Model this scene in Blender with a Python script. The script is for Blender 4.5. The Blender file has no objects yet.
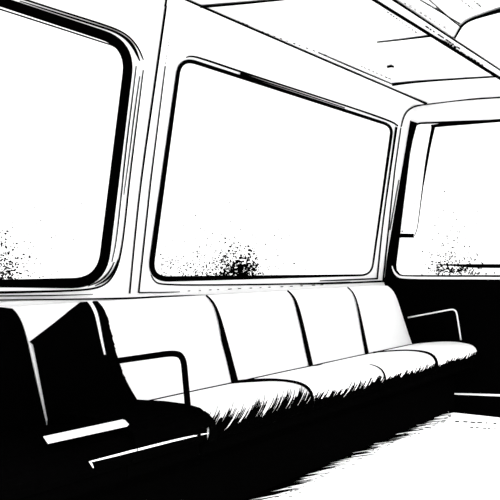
import bpy, bmesh, math, random
from mathutils import Vector
random.seed(7)
S = 1.2            # metres per layout unit
FZ = 0.18          # floor height in layout units (eye at 1.0)
DX, DY = 0.5665, 0.8240
WALL_Y, SILL, LEAN, END_X, CEIL_Z = 2.0, 0.93, 0.185, 4.30, 1.89
C = bpy.context.scene.collection

def W(p):
    return Vector((p[0]*S, p[1]*S, (p[2]-FZ)*S))

# ---------------------------------------------------------------- viewing rays on real planes
def ray(x, y):
    a = (x-250)/800.0
    return Vector((DY+DX*a, DX-DY*a, (261-y)/800.0))
EYE = Vector((0, 0, 1.0))
def plane(n, d):
    n = Vector(n); L = n.length; n = n/L; d = d/L
    def f(x, y, off=0.0):
        r = ray(x, y)
        t = (d+off-n.dot(EYE))/n.dot(r)
        return EYE+r*t
    f.n = n
    return f
# normals point into the cabin
wallP = plane((0, -1, -LEAN), -(WALL_Y+LEAN*SILL))
lowP = plane((0, -1, 0), -WALL_Y)
endP = plane((-1, 0, 0), -END_X)
ceilP = plane((0, 0, -1), -CEIL_Z)
floorP = plane((0, 0, 1), FZ)
def sideP(X): return plane((-1, 0, 0), -X)

# ---------------------------------------------------------------- materials
def mat(name, col, rough=0.6, spec=0.3, noise=0.0):
    m = bpy.data.materials.new(name); m.use_nodes = True
    nt = m.node_tree; b = nt.nodes['Principled BSDF']
    b.inputs['Roughness'].default_value = rough
    b.inputs['Specular IOR Level'].default_value = spec
    if noise:
        tc = nt.nodes.new('ShaderNodeTexCoord'); n = nt.nodes.new('ShaderNodeTexNoise')
        n.inputs['Scale'].default_value = 35
        r = nt.nodes.new('ShaderNodeValToRGB')
        r.color_ramp.elements[0].color = tuple(c*(1-noise) for c in col)+(1,)
        r.color_ramp.elements[1].color = tuple(col)+(1,)
        nt.links.new(tc.outputs['Object'], n.inputs['Vector'])
        nt.links.new(n.outputs['Fac'], r.inputs['Fac'])
        nt.links.new(r.outputs['Color'], b.inputs['Base Color'])
    else:
        b.inputs['Base Color'].default_value = tuple(col)+(1,)
    return m
WHITE = mat('white_laminate', (.93, .93, .93), .7, .2, .03)
VINYL = mat('white_vinyl', (.94, .94, .94), .6, .2, .03)
FLOORM = mat('white_floor', (.93, .93, .93), .8, .1, .03)
BLACK = mat('black_rubber', (.0004, .0004, .0004), 1, 0)
SHADE_VINYL = mat('shaded_vinyl', (.0004, .0004, .0004), 1, 0)  # shadowed copy of the vinyl, its shade painted as black
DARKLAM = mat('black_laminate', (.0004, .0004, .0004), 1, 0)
METAL = mat('pale_metal', (.9, .9, .9), .4, .3)
GLASS = bpy.data.materials.new('clear_glass'); GLASS.use_nodes = True
_n = GLASS.node_tree; _n.nodes.clear()
_o = _n.nodes.new('ShaderNodeOutputMaterial'); _m = _n.nodes.new('ShaderNodeMixShader')
_t = _n.nodes.new('ShaderNodeBsdfTransparent'); _g = _n.nodes.new('ShaderNodeBsdfGlossy')
_g.inputs['Roughness'].default_value = .05; _m.inputs[0].default_value = .04
_n.links.new(_t.outputs[0], _m.inputs[1]); _n.links.new(_g.outputs[0], _m.inputs[2]); _n.links.new(_m.outputs[0], _o.inputs[0])

# ---------------------------------------------------------------- object helpers
def obj(name, verts, faces, m, parent=None, kind=None, smooth=False, bevel=0):
    me = bpy.data.meshes.new(name)
    me.from_pydata([W(v) for v in verts], [], faces)
    bm = bmesh.new(); bm.from_mesh(me); bmesh.ops.recalc_face_normals(bm, faces=bm.faces[:]); bm.to_mesh(me); bm.free()
    if smooth:
        for p in me.polygons: p.use_smooth = True
    o = bpy.data.objects.new(name, me); C.objects.link(o); me.materials.append(m)
    if parent:
        o.parent = parent
        o.matrix_parent_inverse = parent.matrix_basis.inverted()
    if kind: o['kind'] = kind
    if bevel:
        b = o.modifiers.new('bevel', 'BEVEL'); b.width = bevel*S; b.segments = 3; b.limit_method = 'ANGLE'
    return o
def empty(name, loc, kind=None, label=None, cat=None, group=None):
    o = bpy.data.objects.new(name, None); C.objects.link(o); o.location = W(loc); o.empty_display_size = .1
    if kind: o['kind'] = kind
    if label: o['label'] = label
    if cat: o['category'] = cat
    if group: o['group'] = group
    return o
class MB:
    def __init__(s): s.v, s.f = [], []
    def add(s, v, f):
        k = len(s.v); s.v += [Vector(p) for p in v]; s.f += [tuple(i+k for i in q) for q in f]
    def box(s, a, b):
        x0, y0, z0 = a; x1, y1, z1 = b
        s.add([(x0,y0,z0),(x1,y0,z0),(x1,y1,z0),(x0,y1,z0),(x0,y0,z1),(x1,y0,z1),(x1,y1,z1),(x0,y1,z1)],
              [(0,3,2,1),(4,5,6,7),(0,1,5,4),(1,2,6,5),(2,3,7,6),(3,0,4,7)])
    def tube(s, pts, r, n=10, caps=True):
        pts = [Vector(p) for p in pts]
        if not hasattr(r, '__len__'): r = [r]*len(pts)
        V = []; up = None
        for i, p in enumerate(pts):
            d = (pts[min(i+1, len(pts)-1)]-pts[max(i-1, 0)]).normalized()
            if up is None: up = Vector((0.31, 0.2, 0.93))
            a = d.cross(up).normalized(); b = a.cross(d).normalized(); up = b
            for k in range(n):
                t = 2*math.pi*k/n; V.append(p+(a*math.cos(t)+b*math.sin(t))*r[i])
        F = []
        for i in range(len(pts)-1):
            for k in range(n):
                F.append((i*n+k, i*n+(k+1) % n, (i+1)*n+(k+1) % n, (i+1)*n+k))
        if caps:
            F.append(tuple(range(n))); F.append(tuple(range((len(pts)-1)*n, len(pts)*n)))
        s.add(V, F)
    def ribbon(s, P, pts, w, closed=False, th=.0035, base=-.0005):
        """solid strip lying on plane P; pts (x, y[, w]) px, widths px; th = how proud of the surface"""
        if isinstance(w, (int, float)): w = [w]*len(pts)
        n = len(pts); L = []
        for i in range(n):
            if closed: a, b = pts[i-1], pts[(i+1) % n]
            else: a, b = pts[max(i-1, 0)], pts[min(i+1, n-1)]
            dx, dy = b[0]-a[0], b[1]-a[1]; q = math.hypot(dx, dy) or 1
            nx, ny = -dy/q*w[i]/2, dx/q*w[i]/2
            x, y = pts[i][0], pts[i][1]
            L.append((P(x+nx, y+ny, base), P(x-nx, y-ny, base), P(x+nx, y+ny, th), P(x-nx, y-ny, th)))
        V = [v for q in L for v in q]; F = []
        for i in range(n if closed else n-1):
            a, b = 4*i, 4*((i+1) % n)
            F += [(a+2, b+2, b+3, a+3), (a, a+1, b+1, b), (a, b, b+2, a+2), (a+1, a+3, b+3, b+1)]
        if not closed:
            F += [(0, 2, 3, 1), (4*n-4, 4*n-3, 4*n-1, 4*n-2)]
        s.add(V, F)
    def poly(s, P, pts, th=.004, base=-.0005):
        n = len(pts)
        V = [P(x, y, base) for x, y in pts]+[P(x, y, th) for x, y in pts]
        s.add(V, [tuple(range(n)), tuple(range(n, 2*n))]+[(i, (i+1) % n, n+(i+1) % n, n+i) for i in range(n)])
    def build(s, name, m, parent=None, **k):
        return obj(name, s.v, s.f, m, parent, **k)

def rounded(cs, closed=True, seg=10):
    """cs: (x, y, r, w) corners -> points with widths"""
    out = []; n = len(cs)
    for i, (x, y, r, w) in enumerate(cs):
        if r <= 0 or (not closed and i in (0, n-1)):
            out.append((x, y, w)); continue
        ax, ay = cs[i-1][:2]; bx, by = cs[(i+1) % n][:2]
        la, lb = math.hypot(ax-x, ay-y), math.hypot(bx-x, by-y)
        p = (x+(ax-x)*min(r/la, .49), y+(ay-y)*min(r/la, .49)); q = (x+(bx-x)*min(r/lb, .49), y+(by-y)*min(r/lb, .49))
        for k in range(seg+1):
            t = k/seg
            out.append(((1-t)**2*p[0]+2*t*(1-t)*x+t*t*q[0], (1-t)**2*p[1]+2*t*(1-t)*y+t*t*q[1], w))
    return out
def dense(pts, step=6, closed=False):
    out = []; n = len(pts)
    for i in range(n if closed else n-1):
        a, b = pts[i], pts[(i+1) % n]; L = math.hypot(b[0]-a[0], b[1]-a[1]); k = max(1, int(L/step))
        for j in range(k):
            t = j/k; out.append(tuple(a[c]+(b[c]-a[c])*t for c in range(len(a))))
    if not closed: out.append(pts[-1])
    return out
def line(mb, P, pts, w, step=8, **k):
    if isinstance(w, (int, float)): w = [w]*len(pts)
    w = [a*1.12+.35 for a in w]
    if len(pts) > 3:      # round off the corners of the polyline
        pp = [(p[0], p[1], a) for p, a in zip(pts, w)]
        for _ in range(2):
            qq = [pp[0]]
            for a, b in zip(pp, pp[1:]):
                qq += [tuple(a[i]*.75+b[i]*.25 for i in range(3)), tuple(a[i]*.25+b[i]*.75 for i in range(3))]
            pp = qq+[pp[-1]]
        pts = [(p[0], p[1]) for p in pp]; w = [p[2] for p in pp]
    q = dense([(p[0], p[1], ww) for p, ww in zip(pts, w)], step)
    mb.ribbon(P, q, [p[2] for p in q], **k)
def dashes(mb, P, a, b, w, n, duty=.5):
    for i in range(n):
        t0 = i/n+random.uniform(0, .3)/n; t1 = t0+duty/n*random.uniform(.5, 1.3)
        mb.ribbon(P, [(a[0]+(b[0]-a[0])*t, a[1]+(b[1]-a[1])*t) for t in (t0, t1)], w)

def panel_with_holes(name, outer, holes, outward, m, **k):
    """flat slab: loops of 3D points, extruded by `outward`"""
    bm = bmesh.new(); edges = []
    for loop in [outer]+holes:
        vs = [bm.verts.new(W(p)) for p in loop]
        for i in range(len(vs)): edges.append(bm.edges.new((vs[i], vs[(i+1) % len(vs)])))
    bmesh.ops.triangle_fill(bm, use_beauty=True, use_dissolve=False, edges=edges)
    g = bmesh.ops.extrude_face_region(bm, geom=bm.faces[:])
    d = Vector(outward)*S
    for v in g['geom']:
        if isinstance(v, bmesh.types.BMVert): v.co += d
    bmesh.ops.recalc_face_normals(bm, faces=bm.faces[:])
    me = bpy.data.meshes.new(name); bm.to_mesh(me); bm.free(); me.materials.append(m)
    o = bpy.data.objects.new(name, me); C.objects.link(o)
    for kk, v in k.items(): o[kk] = v
    return o

# ================================================================ SHELL
mb = MB(); mb.box((.2, -.7, FZ-.06), (END_X+.06, WALL_Y+.06, FZ)); floor = mb.build('floor', FLOORM, kind='structure')
mb = MB(); mb.box((.2, -.7, CEIL_Z), (END_X+.06, 1.86, CEIL_Z+.04)); ceiling = mb.build('ceiling', WHITE, kind='structure')

# window outlines in photo pixels on their planes (x, y, corner radius, gasket width)
w1 = [(-95, -30, 20, 10.5), (131, 44.5, 30, 10), (101.5, 283, 30, 10.5), (-95, 284, 20, 5)]
w2 = [(180.3, 57.5, 17, 4.1), (392.5, 126, 9, 3.2), (371.5, 275, 11, 2), (149.5, 279.3, 20, 5.6)]
w3 = [(413, 123.5, 9, 2), (640, 115, 20, 2), (640, 276, 20, 2), (394, 276, 12, 2)]
p1, p2, p3 = (dense(rounded(w), 12, True) for w in (w1, w2, w3))
def wl(X, Z): return (X, WALL_Y-LEAN*(Z-SILL), Z)
outer = [wl(.2, SILL-.06), wl(END_X+.05, SILL-.06), wl(END_X+.05, CEIL_Z+.02), wl(.2, CEIL_Z+.02)]
wall = panel_with_holes('wall_left', outer, [[wallP(x, y) for x, y, w in p1], [wallP(x, y) for x, y, w in p2]],
                        -wallP.n*.012, WHITE, kind='structure')
# flat lower part of the side wall and its ledge, below the windows
mb = MB(); mb.box((.2, WALL_Y, FZ), (END_X, WALL_Y+.04, SILL-.055)); mb.build('wall_panel', WHITE, wall)

# end wall
def ey(x, y): return endP(x, y)
Yt = WALL_Y-LEAN*(CEIL_Z-SILL)
outer = [(END_X, WALL_Y+.02, .905), (END_X, Yt, CEIL_Z+.02), (END_X, -.7, CEIL_Z+.02), (END_X, -.7, .905)]
endwall = panel_with_holes('wall_back', outer, [[ey(x, y) for x, y, w in p3]], (.04, 0, 0), WHITE, kind='structure')
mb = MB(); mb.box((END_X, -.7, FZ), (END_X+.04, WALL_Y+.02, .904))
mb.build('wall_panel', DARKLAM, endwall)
mb = MB(); line(mb, endP, [(443, 393.5), (470, 394.3), (520, 396)], [.7, 1.2, 1.6]); mb.build('trim_strip', METAL, endwall)
mb = MB()   # black corner post
mb.poly(endP, [(408.5, 120), (417.5, 123), (413, 140), (409, 160), (403, 200), (399.5, 235), (396, 262), (397, 270), (404, 279.5), (404, 284), (384, 284), (388, 250), (395, 205), (401.5, 160), (406, 128)], th=.008)
mb.build('corner_post', BLACK, endwall)
mb = MB()   # cove line over the end window
line(mb, endP, [(412, 107.4), (420, 105), (430, 103.8), (460, 100), (500, 97.4), (560, 94)], [1.2, 1.2, 1.3, 1.1, 1.1, 1.1], step=4)
line(mb, wallP, [(401.3, 127), (402.8, 120), (405.2, 114), (408.5, 110), (413, 107.2)], [.8, 1, 1.1, 1.1, 1.2], step=3)
mb.build('seam', BLACK, endwall)

# seams on the side wall
mb = MB()
line(mb, wallP, [(167.5, -4), (153, 98), (141.2, 180), (134.8, 240), (129.8, 293.5)], [1.7, 1.7, 1.3, 1.2, 1.2])
line(mb, wallP, [(165.5, 66), (151, 180), (138.8, 293)], [.6, 1.2, 1.2])
dashes(mb, wallP, (170.2, 35), (165.7, 65), .6, 9, .35)
line(mb, lowP, [(-60, 301), (0, 300), (75, 299.2), (137, 298.3), (160, 296.4), (200, 295.4), (238, 294.2)], [1, 1, .9, 1.6, 1, .8, .4])
line(mb, lowP, [(-60, 296), (0, 296), (60, 295.4), (93, 294.4)], [1, 1, .9, .3])
line(mb, wallP, [(-60, 292.8), (0, 292.6), (60, 291.2), (92, 289.5), (106, 284.5), (114, 275), (119.5, 261), (124, 235), (129.6, 180), (136, 130), (143.5, 70)], [2.4, 2, 1.5, 1.4, 1.3, 1.3, 1.4, 1.2, 1.2, 1, .6], step=5)
line(mb, wallP, [(139, 292.7), (165, 292.4), (180, 291.8)], [.9, .5, .3])
dashes(mb, wallP, (186, 291), (330, 284.5), .7, 14, .3)
line(mb, wallP, [(300, 284.4), (340, 283.2), (384, 281.2)], [.4, 1.1, 1.4])
line(mb, wallP, [(320, 280.8), (345, 280), (377.5, 278.6)], [.5, 1, 1.1])
line(mb, wallP, [(401, 128), (395, 170), (383.2, 281)], [.8, .8, 1.1])
line(mb, wallP, [(399, 180), (390, 230)], [.4, .6])
mb.build('seam', BLACK, wall)

# seams, trim and hatch on the ceiling
mb = MB()
line(mb, ceilP, [(182, -2), (240, 23.5), (300, 49.5), (350, 71), (400, 92.4), (427, 104)], [1.6, 1.6, 1.3, 1.3, .9, 1.8])
line(mb, ceilP, [(318, 52.7), (345, 64.5), (370, 75), (392, 84.3)], [.4, .8, .8, .4])
line(mb, ceilP, [(200, 7), (225, 5), (286, -.5), (300, -2)], [1.9, 2.2, 1.2, 1])
line(mb, ceilP, [(392, 84.8), (415, 82), (455, 79.3), (502, 76.5)], [2.2, 1.5, 1, .9])
line(mb, ceilP, [(377, 42.6), (400, 40), (432, 36)], [.5, .8, 1.5])
line(mb, ceilP, [(387, 67.2), (391, 66.2), (394, 67)], [1.4, 2.1, 1])
dashes(mb, ceilP, (205, 9), (250, 26), .6, 10, .5); dashes(mb, ceilP, (230, 20), (330, 57), .6, 16, .3)
dashes(mb, ceilP, (360, 66), (392, 80), .6, 8, .5)
dashes(mb, ceilP, (383, 9), (418, 34), .8, 11, .5); dashes(mb, ceilP, (388, 6), (405, 20), .7, 5, .5)
line(mb, ceilP, [(420, 0), (460, 24)], [.5, .4]); line(mb, ceilP, [(428, -1), (455, 23)], [.4, .6]); line(mb, ceilP, [(436, 8), (462, 28)], [.3, .7])
dashes(mb, ceilP, (458, -2), (474, 10), .7, 5, .6); dashes(mb, ceilP, (474, 1), (482, 8), 1, 4, .6)
line(mb, ceilP, [(165.2, 8), (166.6, -2)], 1.6)
mb.build('seam', BLACK, ceiling)
trim = empty('trim_1', (3, 1.2, CEIL_Z), kind='structure')
y0, y1 = ceilP(374, 0).y, ceilP(394, 0).y
mb = MB(); mb.box((.2, y1+.004, CEIL_Z-.004), (END_X, y0-.004, CEIL_Z)); mb.build('moulding', WHITE, trim)
ctrP = plane((0, 0, -1), -(CEIL_Z-.0045))
mb = MB()
line(mb, ceilP, [(366, -5), (374, 0), (440, 41), (500, 78.5), (530, 97)], [2.6, 2.6, 2.5, 2.6, 2.6], th=.006)
line(mb, ceilP, [(386, -5), (394, 0), (450, 37.4), (500, 70), (530, 90)], [1.8, 1.8, 1.3, .9, .9], th=.006)
dashes(mb, ctrP, (401, 16), (484, 66), .8, 24, .6); dashes(mb, ctrP, (425, 26), (460, 49), 1.2, 9, .7); dashes(mb, ctrP, (440, 40), (457, 48), 1.6, 5, .8)
dashes(mb, ctrP, (404, 3), (448, 30), .6, 9, .5)
mb.build('rubber_edge', BLACK, trim)
hatch = empty('roof_hatch', ceilP(500, 30), label='flat rounded ceiling hatch outlined in black above the end window', cat='hatch')
hc = rounded([(453.5, 38, 0, 1), (464, 20, 13, 1), (560, -12, 10, 1), (660, 20, 10, 1), (600, 60, 0, 1), (528, 86.5, 0, 1)], closed=False)
mb = MB(); mb.poly(ceilP, [(p[0], p[1]) for p in hc], th=.003); mb.build('hatch_panel', WHITE, hatch)
mb = MB(); hp = plane((0, 0, -1), -(CEIL_Z-.0032))
line(mb, hp, [(454.5, 38.5), (459.5, 29.5), (463, 24.5), (469, 20.5), (480, 16.6), (500, 10.6), (530, 2)], [1.4, 1.7, 2, 2, 2.2, 3.6, 3.6], step=4)
mb.build('seal', BLACK, hatch)

# ================================================================ WINDOWS
def specks(P, gens, avoid=None):
    mb = MB()
    for gen, n in gens:
        for _ in range(n):
            g = gen()
            if g is None: continue
            x, y, r = g; r = r*1.15+.13
            k = random.choice((4, 5, 6)); a0 = random.random()*6; st = random.uniform(.7, 1.4)
            pts = [(x+math.cos(a0+i*6.283/k)*r*st*random.uniform(.7, 1.2), y+math.sin(a0+i*6.283/k)*r*random.uniform(.7, 1.2)) for i in range(k)]
            mb.poly(P, pts, th=-.0035, base=-.0055)
    return mb
def window(name, path, P, gens, back=.006):
    e = empty(name, P(sum(p[0] for p in path)/len(path), max(p[1] for p in path)), kind='structure')
    mb = MB(); mb.poly(P, [(p[0], p[1]) for p in path], th=-back, base=-back-.004); mb.build('glass_pane', GLASS, e)
    mb = MB(); mb.ribbon(P, path, [p[2] for p in path], closed=True, th=.004, base=-.025); mb.build('gasket', BLACK, e)
    if gens: specks(P, gens).build('dirt_specks', BLACK, e, kind='stuff')
    return e
G = random.gauss; U = random.uniform
def keep(x, y, r, f):
    return (x, y, r) if f(x, y) else None
in2 = lambda x, y: x > 158-(y-275)*.12 and y < 278.5 and x < 372
def g2a():
    x = G(233, 14); y = 278-abs(G(0, 15))*(1-min(abs(x-233)/70, .6)); return keep(x, y, U(.3, .95), in2)
def g2b():
    x = G(226, 26); y = 277-abs(G(0, 21)); return keep(x, y, U(.25, .6), in2)
def g2c(): return keep(U(158, 200), 277-abs(G(0, 14)), U(.25, .7), in2)
def g2d(): return keep(U(160, 360), U(205, 275), U(.2, .4), in2)
def g2e(): return keep(G(241, 9), 277-abs(G(0, 13)), U(.6, 1.3), in2)
win2 = window('window_2', p2, wallP, [(g2a, 420), (g2b, 330), (g2c, 85), (g2d, 24), (g2e, 150)])
in1 = lambda x, y: y < 280 and x < 103
def g1a():
    return keep(G(7, 9), 280-abs(G(0, 17)), U(.4, 1.05), in1)
def g1b(): return keep(G(10, 22), 279-abs(G(0, 24)), U(.3, .6), in1)
def g1c(): return keep(U(0, 100), U(180, 278), U(.3, .5), in1)
win1 = window('window_1', p1, wallP, [(g1a, 210), (g1b, 100), (g1c, 26)])
in3 = lambda x, y: y < 274.5 and x > 398
def g3a(): return keep(G(452, 15), 274.5-abs(G(0, 9)), U(.35, .85), in3)
def g3b(): return keep(G(449, 13), 272-abs(G(0, 20)), U(.3, .7), in3)
def g3c(): return keep(U(405, 500), U(185, 272), U(.3, .45), in3)
def g3d(): return keep(U(436, 480), U(267.5, 274), U(.4, .9), in3)
win3 = window('window_3', p3, endP, [(g3a, 130), (g3b, 150), (g3c, 14), (g3d, 95)])

# window 1: the thick outer seal with its fine pale grooves and outlines
mb = MB()
line(mb, wallP, [(-95, -38), (0, -8.5), (60, 11), (100, 23.5), (117, 29.5), (127, 35), (134.5, 42.5), (140, 51), (143.5, 60)], [1.4, 1.4, 1.4, 1.5, 1.5, 1.3, 1.3, 1.2, .7], step=4)
line(mb, wallP, [(20, 1), (60, 14), (100, 26.5), (115, 31.5), (126, 38), (134, 47), (140, 61)], [.4, 1.4, 1.6, 1.8, 2.4, 2.8, .8], step=4)
line(mb, wallP, [(136.5, 66), (132, 103), (126, 150), (121, 200), (116, 245), (112, 262)], [.5, .8, 1, .9, .7, .4])
line(mb, wallP, [(140, 76), (135, 110), (129, 160), (124, 195)], [.4, .9, .6, .3])
line(mb, wallP, [(119, 258), (114.5, 270), (107, 280), (95, 286)], [.4, 1.6, 1.8, .4], step=4)
line(mb, wallP, [(114.5, 262), (109, 273), (100, 281.5), (88, 286.2)], [.4, 1.4, 1.4, .4], step=4)
line(mb, wallP, [(-95, -21), (0, 9.2), (60, 28.4), (105, 43), (114, 45.8), (120.5, 51), (124, 59), (124.3, 66)], [1.2, 1.2, 1.2, 1.1, 1.1, 1.1, 1, .4], step=4)
mb.build('outer_seal', BLACK, win1)
# window 2: the outer lines of the seal
mb = MB()
line(mb, wallP, [(186, 57.5), (190, 56.2), (198, 57.2), (240, 71.5), (300, 90.8), (350, 107), (392, 121.5), (398, 126)], [.6, 1.2, 1.5, 1.6, 1.2, 1.2, 1.5, 1], step=5)
line(mb, wallP, [(240, 73.8), (262, 81), (300, 93), (345, 108)], [2.4, 1, .8, .5])
line(mb, wallP, [(396.5, 127), (390.5, 170), (383, 222), (377.3, 279)], [1.9, 1.4, .9, 1.1])
line(mb, wallP, [(151, 275), (155, 282), (162, 284.6), (200, 285.2), (300, 284), (350, 282)], [.4, 1, 1.2, 1.2, 1.1, .5])
mb.build('outer_seal', BLACK, win2)
# window 3: sliding sash, catch, inner bar and the bright bead under the glass
mb = MB()
line(mb, endP, [(431, 126.3), (445, 124.6), (470, 123), (500, 120.4), (620, 112)], [2.6, 3, 2.4, 2.6, 2.6], base=-.005)
line(mb, endP, [(433.5, 126), (429.5, 145), (426.8, 160), (423, 185)], [3.2, 2.4, 2.4, 1.2], base=-.005)
line(mb, endP, [(423, 185), (419.5, 212), (417.5, 228), (414.5, 236)], [1, .6, .5, .4], base=-.005)
mb.build('sash_frame', BLACK, win3)
mb = MB(); line(mb, endP, [(398, 235.5), (414, 235.7)], 3.4, base=-.006, th=.012); mb.build('catch', BLACK, win3)
mb = MB(); line(mb, endP, [(436, 264.8), (452, 265), (466, 265.8), (480, 266), (620, 267)], [.5, 1.4, 2.7, 3.4, 3.4], base=-.006, th=.01); mb.build('guard_bar', BLACK, win3)
beadP = plane((-1, 0, 0), -(END_X-.009))
mb = MB(); line(mb, beadP, [(392, 266), (393.5, 271), (396.5, 275.2), (401, 277.6), (430, 278), (500, 278.2), (620, 279)], [.5, 1.1, 1.6, 1.7, 1.7, 1.7, 1.7], step=3); mb.build('bead', METAL, win3)

# ================================================================ SEATS
BACK = [(1.920, .862), (1.903, .852), (1.878, .828), (1.857, .79), (1.838, .742), (1.82, .69), (1.803, .64), (1.785, .585), (1.768, .533), (1.762, .50)]
CUSH = [(1.83, .527), (1.74, .542), (1.62, .557), (1.55, .560), (1.50, .557), (1.468, .549), (1.447, .534), (1.437, .510), (1.437, .488), (1.446, .466)]
def smooth_prof(p, k=3):
    out = []
    n = len(p)
    for i in range(n-1):
        a, b, c, d = p[max(i-1, 0)], p[i], p[i+1], p[min(i+2, n-1)]
        for j in range(k):
            t = j/k
            out.append(tuple(.5*((2*b[m])+(-a[m]+c[m])*t+(2*a[m]-5*b[m]+4*c[m]-d[m])*t*t+(-a[m]+3*b[m]-3*c[m]+d[m])*t**3) for m in (0, 1)))
    out.append(p[-1]); return out
BACKS, CUSHS = smooth_prof(BACK), smooth_prof(CUSH)
def at(prof, t, off=0.0):
    """point at fraction t of a profile with outward offset (towards the cabin)"""
    ls = [0]
    for a, b in zip(prof, prof[1:]): ls.append(ls[-1]+math.hypot(b[0]-a[0], b[1]-a[1]))
    q = max(0, min(1, t))*ls[-1]
    for i in range(len(prof)-1):
        if q <= ls[i+1] or i == len(prof)-2:
            u = (q-ls[i])/max(1e-9, ls[i+1]-ls[i]); a, b = prof[i], prof[i+1]
            y, z = a[0]+(b[0]-a[0])*u, a[1]+(b[1]-a[1])*u
            dy, dz = b[0]-a[0], b[1]-a[1]; L = math.hypot(dy, dz)
            # outward = rotate direction so it points to -Y / +Z
            ny, nz = (dz/L, -dy/L)
            if prof[0][1]-prof[-1][1] >= 0 and ny > 0 and nz < 0: ny, nz = -ny, -nz
            return y+ny*off, z+nz*off
def slab(x0, x1, prof, close, puff=.006, nx=12, d0=0, d1=0, e1=0):
    """padded upholstery: profile swept along X, slightly crowned in the middle, closed at the back"""
    V, F = [], []; rows = nx+1
    full = prof+close; n = len(full); m = len(prof)
    for i in range(rows):
        u = i/nx; X = x0+(x1-x0)*u
        e = min(u, 1-u)*(x1-x0)
        sh = -.008*(1-min(1, e/.02))**2 + puff*math.sin(math.pi*u)
        for j, (y, z) in enumerate(full):
            if j < m:
                t = j/(m-1)
                if sh: 
                    yy, zz = at(prof, t*1.0, sh*(.35+.65*math.sin(math.pi*min(1, max(0, t)))))
                else: yy, zz = y, z
                V.append((X-(d0+(d1-d0)*u)*t-e1*u*(1-t), yy, zz))
            else: tt = max(0, min(1, (.86-z)/.36)); V.append((X-(d0+(d1-d0)*u)*tt-e1*u*(1-tt), y, z))
    for i in range(nx):
        for j in range(n):
            F.append((i*n+j, i*n+(j+1) % n, (i+1)*n+(j+1) % n, (i+1)*n+j))
    F += [tuple(range(n)), tuple(range(nx*n, rows*n))]
    return V, F
def strip_on(prof, pts, off=.001, th=.003):
    """solid strip on a swept profile: pts = (Xleft, Xright, t)"""
    V = []
    for xl, xr, t in pts:
        for o in (off-.004, off+th):
            y, z = at(prof, t, o)
            V += [(xl, y, z), (xr, y, z)]
    n = len(pts); F = []
    for i in range(n-1):
        a, b = 4*i, 4*i+4
        F += [(a, a+1, b+1, b), (a+2, b+2, b+3, a+3), (a, b, b+2, a+2), (a+1, a+3, b+3, b+1)]
    F += [(0, 2, 3, 1), (4*n-4, 4*n-3, 4*n-1, 4*n-2)]
    return V, F
def interp(tab, t):
    for (a, va), (b, vb) in zip(tab, tab[1:]):
        if t <= b: return va+(vb-va)*(t-a)/(b-a)
    return tab[-1][1]

def seat(x0, x1, label, group, um, cm, edge_tone, hatch_n, hatch_len, arcw, d0=0, d1=0, e1=0):
    s = empty('bus_seat', ((x0+x1)/2, 1.5, .44), label=label, cat='seat', group=group)
    g = .0015
    V, F = slab(x0+g, x1-g, BACKS, [(1.80, .46), (1.97, .46), (1.985, .862)], d0=d0, d1=d1, e1=e1)
    obj('backrest', V, F, um, s, smooth=False)
    V, F = slab(x0+g, x1-g, CUSHS, [(1.60, .466), (1.755, .466), (1.755, .5)], puff=.002)
    cu = obj('cushion', V, F, cm, s)
    mb = MB(); mb.box((x0+g, 1.462, .425), (x1-g, 1.755, .465)); mb.build('seat_pan', DARKLAM, s)
    if edge_tone:  # black strip paints the dark gap beside the backrest
        mb = MB()
        V, F = strip_on(BACKS, [(x1-d1*t-interp(edge_tone, t), x1-d1*t, t) for t in [i/24 for i in range(25)]], off=.004)
        mb.add(V, F); mb.build('edge_tone', BLACK, s)
    if arcw:
        mb = MB(); t0, wt = arcw
        ts = [t0+(1.0-t0)*i/26 for i in range(27)]
        pts = []; rr = []
        for t in ts:
            y, z = at(CUSHS, t, .003); pts.append((x1-interp(wt, t)/2, y, z)); rr.append(interp(wt, t)/2)
        mb.tube(pts, rr, 8); mb.build('cushion_piping', BLACK, s)
    if hatch_n:  # black strokes paint the shading low on the cushion front
        mb = MB()
        for _ in range(hatch_n):
            X = U(x0-hatch_len*1.6, x1-.012); L = hatch_len*random.choice((.35, .6, .8, 1, 1.15))*U(.6, 1.1)
            w = U(.0016, .0034); dx = L*U(1.75, 2.1)
            steps = 8; tot = .42; pts = []
            for k in range(steps+1):
                u = k/steps; t = 1-L*u/tot; xx = X+dx*u
                if not x0+.003 < xx < x1-.004: continue
                ww = w*(1-u)**.8+.0004
                pts.append((xx-ww/2, xx+ww/2, t))
            if len(pts) < 2: continue
            V, F = strip_on(CUSHS, pts, off=.0035, th=.0015); mb.add(V, F)
        mb.build('shade_strokes', BLACK, cu, kind='stuff')
    return s

X = [1.877, 2.487, 3.092, 3.675, 4.266]
wg = 'white vinyl seats of the long bench'
s1 = seat(X[0], X[1], 'white vinyl bench seat nearest the black armrest, beside the seats painted in shadow', wg, VINYL, VINYL,
          ((0, .002), (.12, .008), (.35, .018), (.5, .03), (.7, .03), (.9, .036), (1, .036)), 250, .080, (.1, ((0, .010), (.3, .013), (.6, .010), (.85, .012), (1, .012))))
s2 = seat(X[1], X[2], 'white vinyl bench seat under the large middle window, second from the black armrest', wg, VINYL, VINYL,
          ((0, .002), (.1, .009), (.3, .022), (.5, .022), (.7, .028), (1, .028)), 260, .046, (.70, ((.7, .003), (.85, .008), (1, .010))), 0, .04)
s3 = seat(X[2], X[3], 'white vinyl bench seat third from the black armrest, beside the endmost one', wg, VINYL, VINYL,
          ((0, .001), (.2, .007), (.45, .015), (.7, .025), (1, .032)), 260, .040, (.1, ((0, .007), (.3, .007), (.6, .008), (.85, .014), (1, .014))), .04, .075)
s4 = seat(X[3], X[4], 'white vinyl seat at the far end of the bench, against the black end wall', wg, VINYL, VINYL,
          None, 240, .036, None, .075, .095, .10)
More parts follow.
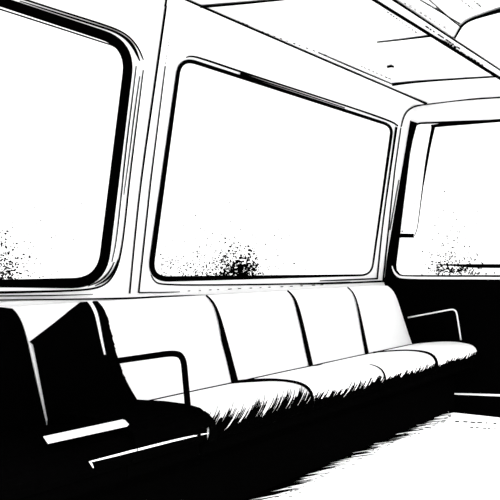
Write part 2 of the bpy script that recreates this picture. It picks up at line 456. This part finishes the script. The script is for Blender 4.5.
# seat seams where backrest meets cushion
for s, a, b in ((s1, X[0], X[1]), (s2, X[1], X[2]), (s3, X[2], X[3]), (s4, X[3], X[4])):
    mb = MB(); mb.tube([(a+.07*(s is s1), 1.765, .5395), ((a+b)/2, 1.765, .5400), (b, 1.765, .5395)], .0034, 8); mb.build('seat_seam', BLACK, s)
# black strip painting the dark side of the first white seat
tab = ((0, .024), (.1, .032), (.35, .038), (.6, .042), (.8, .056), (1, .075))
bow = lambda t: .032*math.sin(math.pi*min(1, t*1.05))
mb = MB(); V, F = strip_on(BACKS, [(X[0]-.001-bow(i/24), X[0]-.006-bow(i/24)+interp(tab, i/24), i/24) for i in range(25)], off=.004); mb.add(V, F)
for _ in range(80):      # painted shading strokes along its inner edge
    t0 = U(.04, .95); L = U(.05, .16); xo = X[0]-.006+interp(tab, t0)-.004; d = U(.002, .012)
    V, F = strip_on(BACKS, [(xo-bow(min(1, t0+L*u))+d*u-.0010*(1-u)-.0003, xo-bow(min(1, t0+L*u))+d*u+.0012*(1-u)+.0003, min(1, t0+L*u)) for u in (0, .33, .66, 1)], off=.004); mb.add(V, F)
mb.build('shaded_side', BLACK, s1)

mb = MB(); V, F = strip_on(CUSHS, [(X[0]-.003, X[0]+.008+.03*i/8, .80+.2*i/8) for i in range(9)], off=.006); mb.add(V, F)  # black strip and plate paint shade over the cushion's front corner
mb.box((X[0]-.003, 1.445, .458), (X[0]+.002, 1.75, .52)); mb.build('shade_cap', BLACK, s1)

# armrests
def armrest(parent, Xp, px, r, m):
    P = sideP(Xp); q = dense(rounded([(x, y, rr, 1) for x, y, rr in px], closed=False, seg=8), 4)
    mb = MB(); mb.tube([P(a[0], a[1]) for a in q], r, 12)
    return mb.build('armrest', m, parent, smooth=True)
a = armrest(s1, X[0]+.003, [(108, 366, 0), (113, 361.5, 5), (176, 352.5, 13), (183.5, 358, 9), (188, 408, 0)], .0098, BLACK)
a['label'] = 'black tubular armrest'
a = armrest(s4, X[4]+.02, [(408, 317.6, 0), (456, 308.5, 6), (461, 340, 0)],   .0042, METAL)
a['label'] = 'thin pale metal armrest'

# seats of the front unit, their shadow painted as black vinyl
dg = 'seats painted shadow black before the white bench'
xa, xb = 1.555, 1.862
s0 = seat(xa, xb, 'narrow seat painted shadow black with a lit white upper backrest corner, next to the white bench', dg, VINYL, SHADE_VINYL, None, 0, 0, None)
P0 = None
# black sheet paints the backrest's cast shadow: its upper edge runs diagonally
def xt_from_px(px, py, prof=BACKS):
    """(X, t) on the swept backrest surface seen at a pixel"""
    best = None
    r = ray(px, py)
    for i in range(201):
        t = i/200; y, z = at(prof, t, .006)
        k = y/r.y; e = abs((1+r.z*k)-z)
        if best is None or e < best[0]: best = (e, r.x*k, t)
    return best[1], best[2]
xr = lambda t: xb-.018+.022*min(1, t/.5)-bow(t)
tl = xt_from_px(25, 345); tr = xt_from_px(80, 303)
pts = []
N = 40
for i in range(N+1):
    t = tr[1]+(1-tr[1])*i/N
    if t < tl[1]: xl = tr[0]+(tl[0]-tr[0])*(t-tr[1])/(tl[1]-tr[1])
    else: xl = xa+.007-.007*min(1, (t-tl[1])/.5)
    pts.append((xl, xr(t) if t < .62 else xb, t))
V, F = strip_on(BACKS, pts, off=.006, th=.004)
obj('shadow_sheet', V, F, SHADE_VINYL, s0)['label'] = 'painted black shadow with a slanting top edge'
mb = MB()  # white strip paints the lit edge of the backrest
V, F = strip_on(BACKS, [(xb-.016+.010*i/12-bow(i/12*.46+.02), xb-.001-bow(i/12*.46+.02), i/12*.46+.02) for i in range(13)], off=.009, th=.003); mb.add(V, F)
mb.build('edge_tone', METAL, s0)['label'] = 'thin painted lit edge'
# raised shadow-black end roll of the cushion, its painted lit band and trim line

prof = [(1.77, .545), (1.72, .566), (1.60, .573), (1.52, .573), (1.468, .566), (1.438, .548), (1.428, .520), (1.440, .503), (1.60, .50), (1.77, .50)]
V, F = [], []
xs = [1.553, 1.60, 1.83, 1.864, 1.876, 1.880]; sc = [1, 1, 1, 1, .93, .8]
cy, cz = 1.6, .535
for x_, k in zip(xs, sc): V += [(x_, cy+(y-cy)*(1-(1-k)*.1), cz+(z-cz)*k) for y, z in prof]
n = len(prof)
for i in range(len(xs)-1):
    for j in range(n): F.append((i*n+j, i*n+(j+1) % n, (i+1)*n+(j+1) % n, (i+1)*n+j))
F += [tuple(range(n)), tuple(range((len(xs)-1)*n, len(xs)*n))]
obj('seat_pad', V, F, SHADE_VINYL, s0, smooth=False, bevel=0)
topP = plane((0, 0, 1), .575)
mb = MB(); mb.poly(topP, [(43, 436.5), (122, 419.5), (125, 420), (129, 424.3), (127, 426.5), (48, 443.8)], th=.002, base=-.012)  # pale sheet paints a lit band at the cushion's rear
mb.build('lit_band', VINYL, s0)['label'] = 'painted lit band along the cushion'
frontP = plane((0, -1, 0), -1.426)
mb = MB(); line(mb, frontP, [(138, 449.6), (170, 441.5), (189, 437), (197, 435.5)], [1.6, 1.3, 1.1, .4]); line(mb, frontP, [(201, 434.5), (209, 433.2)], [.6, .3])
mb.build('trim_line', METAL, s0)['label'] = 'thin pale trim line'
sm = seat(.93, 1.554, 'seat painted shadow black at the frame edge, its backrest cut by the left border', dg, SHADE_VINYL, SHADE_VINYL, None, 0, 0, None)

mb = MB(); line(mb, frontP, [(89, 462), (115, 455.5), (137, 449.8)], [.8, 1.4, 1.6]); line(mb, frontP, [(90, 461.5), (92, 465), (93.5, 468)], [1.8, 1.2, .3])
mb.build('trim_line', METAL, sm)['label'] = 'thin pale trim line'

# box carrying all seats, black to stand in for the shade under them
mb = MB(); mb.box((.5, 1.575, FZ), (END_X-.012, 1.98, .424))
pl = mb.build('shade_plinth', DARKLAM); pl['label'] = 'long box plinth under the row of seats, painted black as their shade'; pl['category'] = 'plinth'

mb = MB(); mb.box((4.19, -.7, FZ), (END_X-.0005, 1.57, FZ+.006)); mb.build('threshold_strip', BLACK, floor)
# black streaks painting the ragged shadow edge on the floor along the plinth
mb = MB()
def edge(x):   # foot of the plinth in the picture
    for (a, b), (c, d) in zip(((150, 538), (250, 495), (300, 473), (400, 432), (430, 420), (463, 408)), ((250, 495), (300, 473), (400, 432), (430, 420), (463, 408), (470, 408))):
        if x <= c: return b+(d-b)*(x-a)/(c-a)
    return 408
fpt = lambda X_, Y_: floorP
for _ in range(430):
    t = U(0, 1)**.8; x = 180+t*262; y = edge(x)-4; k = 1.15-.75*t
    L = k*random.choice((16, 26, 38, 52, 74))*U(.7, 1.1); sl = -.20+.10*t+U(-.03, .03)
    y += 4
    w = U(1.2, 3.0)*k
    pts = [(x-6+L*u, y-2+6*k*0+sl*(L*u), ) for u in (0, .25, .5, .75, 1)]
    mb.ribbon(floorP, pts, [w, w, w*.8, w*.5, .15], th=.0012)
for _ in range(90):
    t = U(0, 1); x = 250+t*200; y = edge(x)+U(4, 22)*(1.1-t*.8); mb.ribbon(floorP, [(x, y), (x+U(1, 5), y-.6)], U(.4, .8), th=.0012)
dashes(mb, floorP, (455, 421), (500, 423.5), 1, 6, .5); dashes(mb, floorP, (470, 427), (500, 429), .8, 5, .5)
mb.build('shadow_hatch', BLACK, floor, kind='stuff')

# ================================================================ LIGHT, CAMERA
w = bpy.data.worlds.new('sky'); bpy.context.scene.world = w; w.use_nodes = True
w.node_tree.nodes['Background'].inputs[0].default_value = (1, 1, 1, 1)
w.node_tree.nodes['Background'].inputs[1].default_value = .6
L = bpy.data.lights.new('sunlight', 'SUN'); L.energy = 4.2; L.angle = .2
lo = bpy.data.objects.new('sunlight', L); C.objects.link(lo)
lo.rotation_euler = Vector((.35, .75, -.55)).to_track_quat('-Z', 'Y').to_euler()

cam = bpy.data.cameras.new('camera'); co = bpy.data.objects.new('camera', cam); C.objects.link(co)
co.location = W((0, 0, 1.0))
co.rotation_euler = Vector((DY, DX, 0)).to_track_quat('-Z', 'Y').to_euler()
cam.sensor_width = 36; cam.lens = 57.6; cam.shift_y = 11/500; cam.clip_start = .02
sc = bpy.context.scene; sc.camera = co
sc.view_settings.view_transform = 'Standard'; sc.view_settings.look = 'None'
sc.view_settings.exposure = 1.4; sc.view_settings.gamma = 1; sc.view_settings.use_curve_mapping = False
